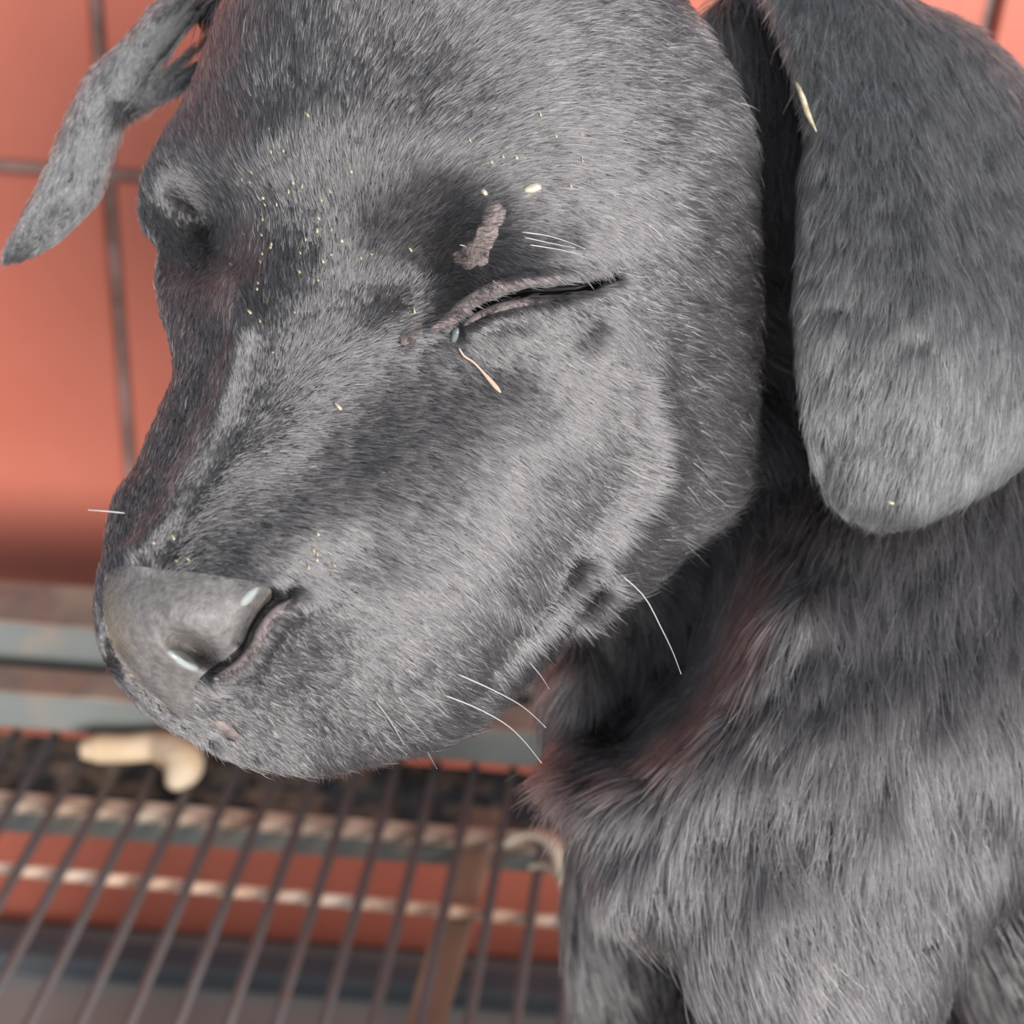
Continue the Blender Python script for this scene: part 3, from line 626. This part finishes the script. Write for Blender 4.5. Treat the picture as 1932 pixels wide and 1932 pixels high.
# thin coat on torso and legs outside the relief
def tube_pick(parts):
    tv = np.concatenate([p[0] for p in parts]); fs = []; b0 = 0
    for v, f in parts:
        fs.append(np.array([q for q in f if len(q) == 4]) + b0); b0 += len(v)
    fs = np.concatenate(fs)
    def fn(n):
        a, b, c, d = (tv[fs[:, k]] for k in range(4)); nn = np.cross(c - a, d - b); A = np.linalg.norm(nn, axis=1); cs = np.cumsum(A)
        k = np.minimum(np.searchsorted(cs, rng.random(n) * cs[-1]), len(A) - 1); u, w = rng.random(n)[:, None], rng.random(n)[:, None]
        p = (a[k] * (1 - u) + b[k] * u) * (1 - w) + (d[k] * (1 - u) + c[k] * u) * w; N = nn[k] / (A[k][:, None] + 1e-15)
        cen = np.concatenate([np.repeat(v.reshape(-1, 1, 3).mean(0), 1, 0) for v, f in parts]).mean(0)
        x, y = project(p); return x, y, p, N
    return fn
def ring_parts(parts):
    out = []
    for v, f in parts: out.append((v, f))
    return out
def orient(parts):
    out = []
    for v, f in parts:
        q = np.array([t for t in f if len(t) == 4]); a, b, c, d = (v[q[:, k]] for k in range(4)); nn = np.cross(c - a, d - b)
        seg = max(q[0][1], q[0][3]); k0 = q[0]
        per = abs(int(q[0][3]) - int(q[0][0])); n = len(v) // per; cent = v.reshape(n, per, 3).mean(1); ci = cent[(q[:, 0] // per)]
        if ((a - ci) * nn).sum(1).mean() < 0: q = q[:, ::-1]
        out.append((v, [tuple(t) for t in q]))
    return out
fur('fur', body, tube_pick(orient(me_parts)), 110000, field([(1500, 1900, 85, 70), (2400, 1500, 60, 80)], 400), M_FUR, rad=1.6, lift=.2, clump=.5, cell=34)
EF = [(1550, 100, 95, 42), (1520, 300, 100, 40), (1510, 600, 100, 44), (1560, 800, 108, 46), (1620, 930, 100, 40), (1700, 500, 97, 48), (1750, 850, 98, 48), (1900, 600, 92, 50), (1900, 250, 80, 46), (1700, 200, 92, 44)]
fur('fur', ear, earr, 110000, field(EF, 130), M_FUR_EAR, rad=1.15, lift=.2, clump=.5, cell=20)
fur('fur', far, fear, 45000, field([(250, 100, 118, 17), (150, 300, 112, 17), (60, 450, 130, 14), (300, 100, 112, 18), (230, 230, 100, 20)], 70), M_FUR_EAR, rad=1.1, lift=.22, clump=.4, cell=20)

# ------------------------------------------------------------------ straw and dust caught in the coat
def stick(path, rad, lifts, m, name, label, cat, group=None, rel=head, seg=8):
    p = smooth_path(path, 16); x, y = p[:, 0], p[:, 1]; z = rel.z(x, y) + np.interp(np.linspace(0, 1, 16), np.linspace(0, 1, len(lifts)), lifts)
    v, f = tube(hp(x, y, z), np.interp(np.linspace(0, 1, 16), np.linspace(0, 1, len(rad)), rad) * PXM, seg)
    return thing_mesh(name, v, f, m, label, cat, group)
stick([(866, 657), (876, 672), (893, 683), (912, 703), (932, 726), (945, 741)], [1.6, 1.9, 2.0, 2.0, 2.1, 4.2, 4.6, 1], [14, 18, 24, 26], M_STRAW, 'grass_stalk', 'thin tan grass stalk with seed tip hanging below the eye corner', 'grass stalk')
blob_specs = [(1000, 352, 18, 9, -15, 'pale dry crumb above the closed eye', 'crumb'), (1018, 336, 10, 6, 20, None, None), (912, 364, 7, 5, 30, None, None)]
def speck(rel, x, y, rx, ry, an, h, m, name, label, cat, seed=0):
    P, f = blob(rel, x, y, rx, ry, an, h, m, None, nu=8, nv=5, seed=seed, rough=.2); return thing_mesh(name, P, f, m, label, cat)
speck(head, 1004, 355, 20, 9, -18, 16, M_CRUMB, 'crumb', 'largest pale dry crumb stuck above the closed eye', 'crumb', 1)
speck(head, 913, 363, 7, 6, 30, 14, M_CRUMB, 'crumb', 'small square cream crumb above the pink bare patch', 'crumb', 2)
speck(head, 638, 766, 12, 4, 50, 14, M_CRUMB, 'crumb', 'small pale crumb on the muzzle side below the stop', 'crumb', 3)
stick([(1500, 150), (1514, 185), (1524, 215), (1540, 248)], [3, 6, 6, 1], [26, 30, 30], M_FLAKE, 'straw_fragment', 'yellowish straw fragment stuck on the front edge of the near ear', 'straw', rel=earr)
speck(earr, 1680, 948, 9, 4, 20, 22, M_CRUMB, 'crumb', 'tiny tan crumb on the bottom edge of the near ear', 'crumb', 5)
DV, DF, nD = [], [], 0
spots = [(rng.normal(560, 80), rng.normal(470, 100)) for _ in range(46)] + [(rng.normal(590, 30), rng.normal(1040, 20)) for _ in range(8)] + [(rng.normal(980, 60), rng.normal(280, 40)) for _ in range(9)] + [(rng.normal(320, 40), rng.normal(1040, 30)) for _ in range(6)]
for k, (x, y) in enumerate(spots):
    if inside(np.array([x]), np.array([y]), NOSE)[0] or x < 430 and y < 700: continue
    P, f = blob(head, x, y, rng.uniform(3.5, 8), rng.uniform(2, 3.2), rng.normal(62, 15), 11, None, None, nu=6, nv=4, seed=k, rough=.2)
    DV.append(P); DF += [tuple(i + nD for i in q) for q in f]; nD += len(P)
d_ = thing_mesh('straw_dust', np.concatenate(DV), DF, M_FLAKE, 'yellow straw dust specks scattered over the forehead fur', 'dust'); d_['kind'] = 'stuff'
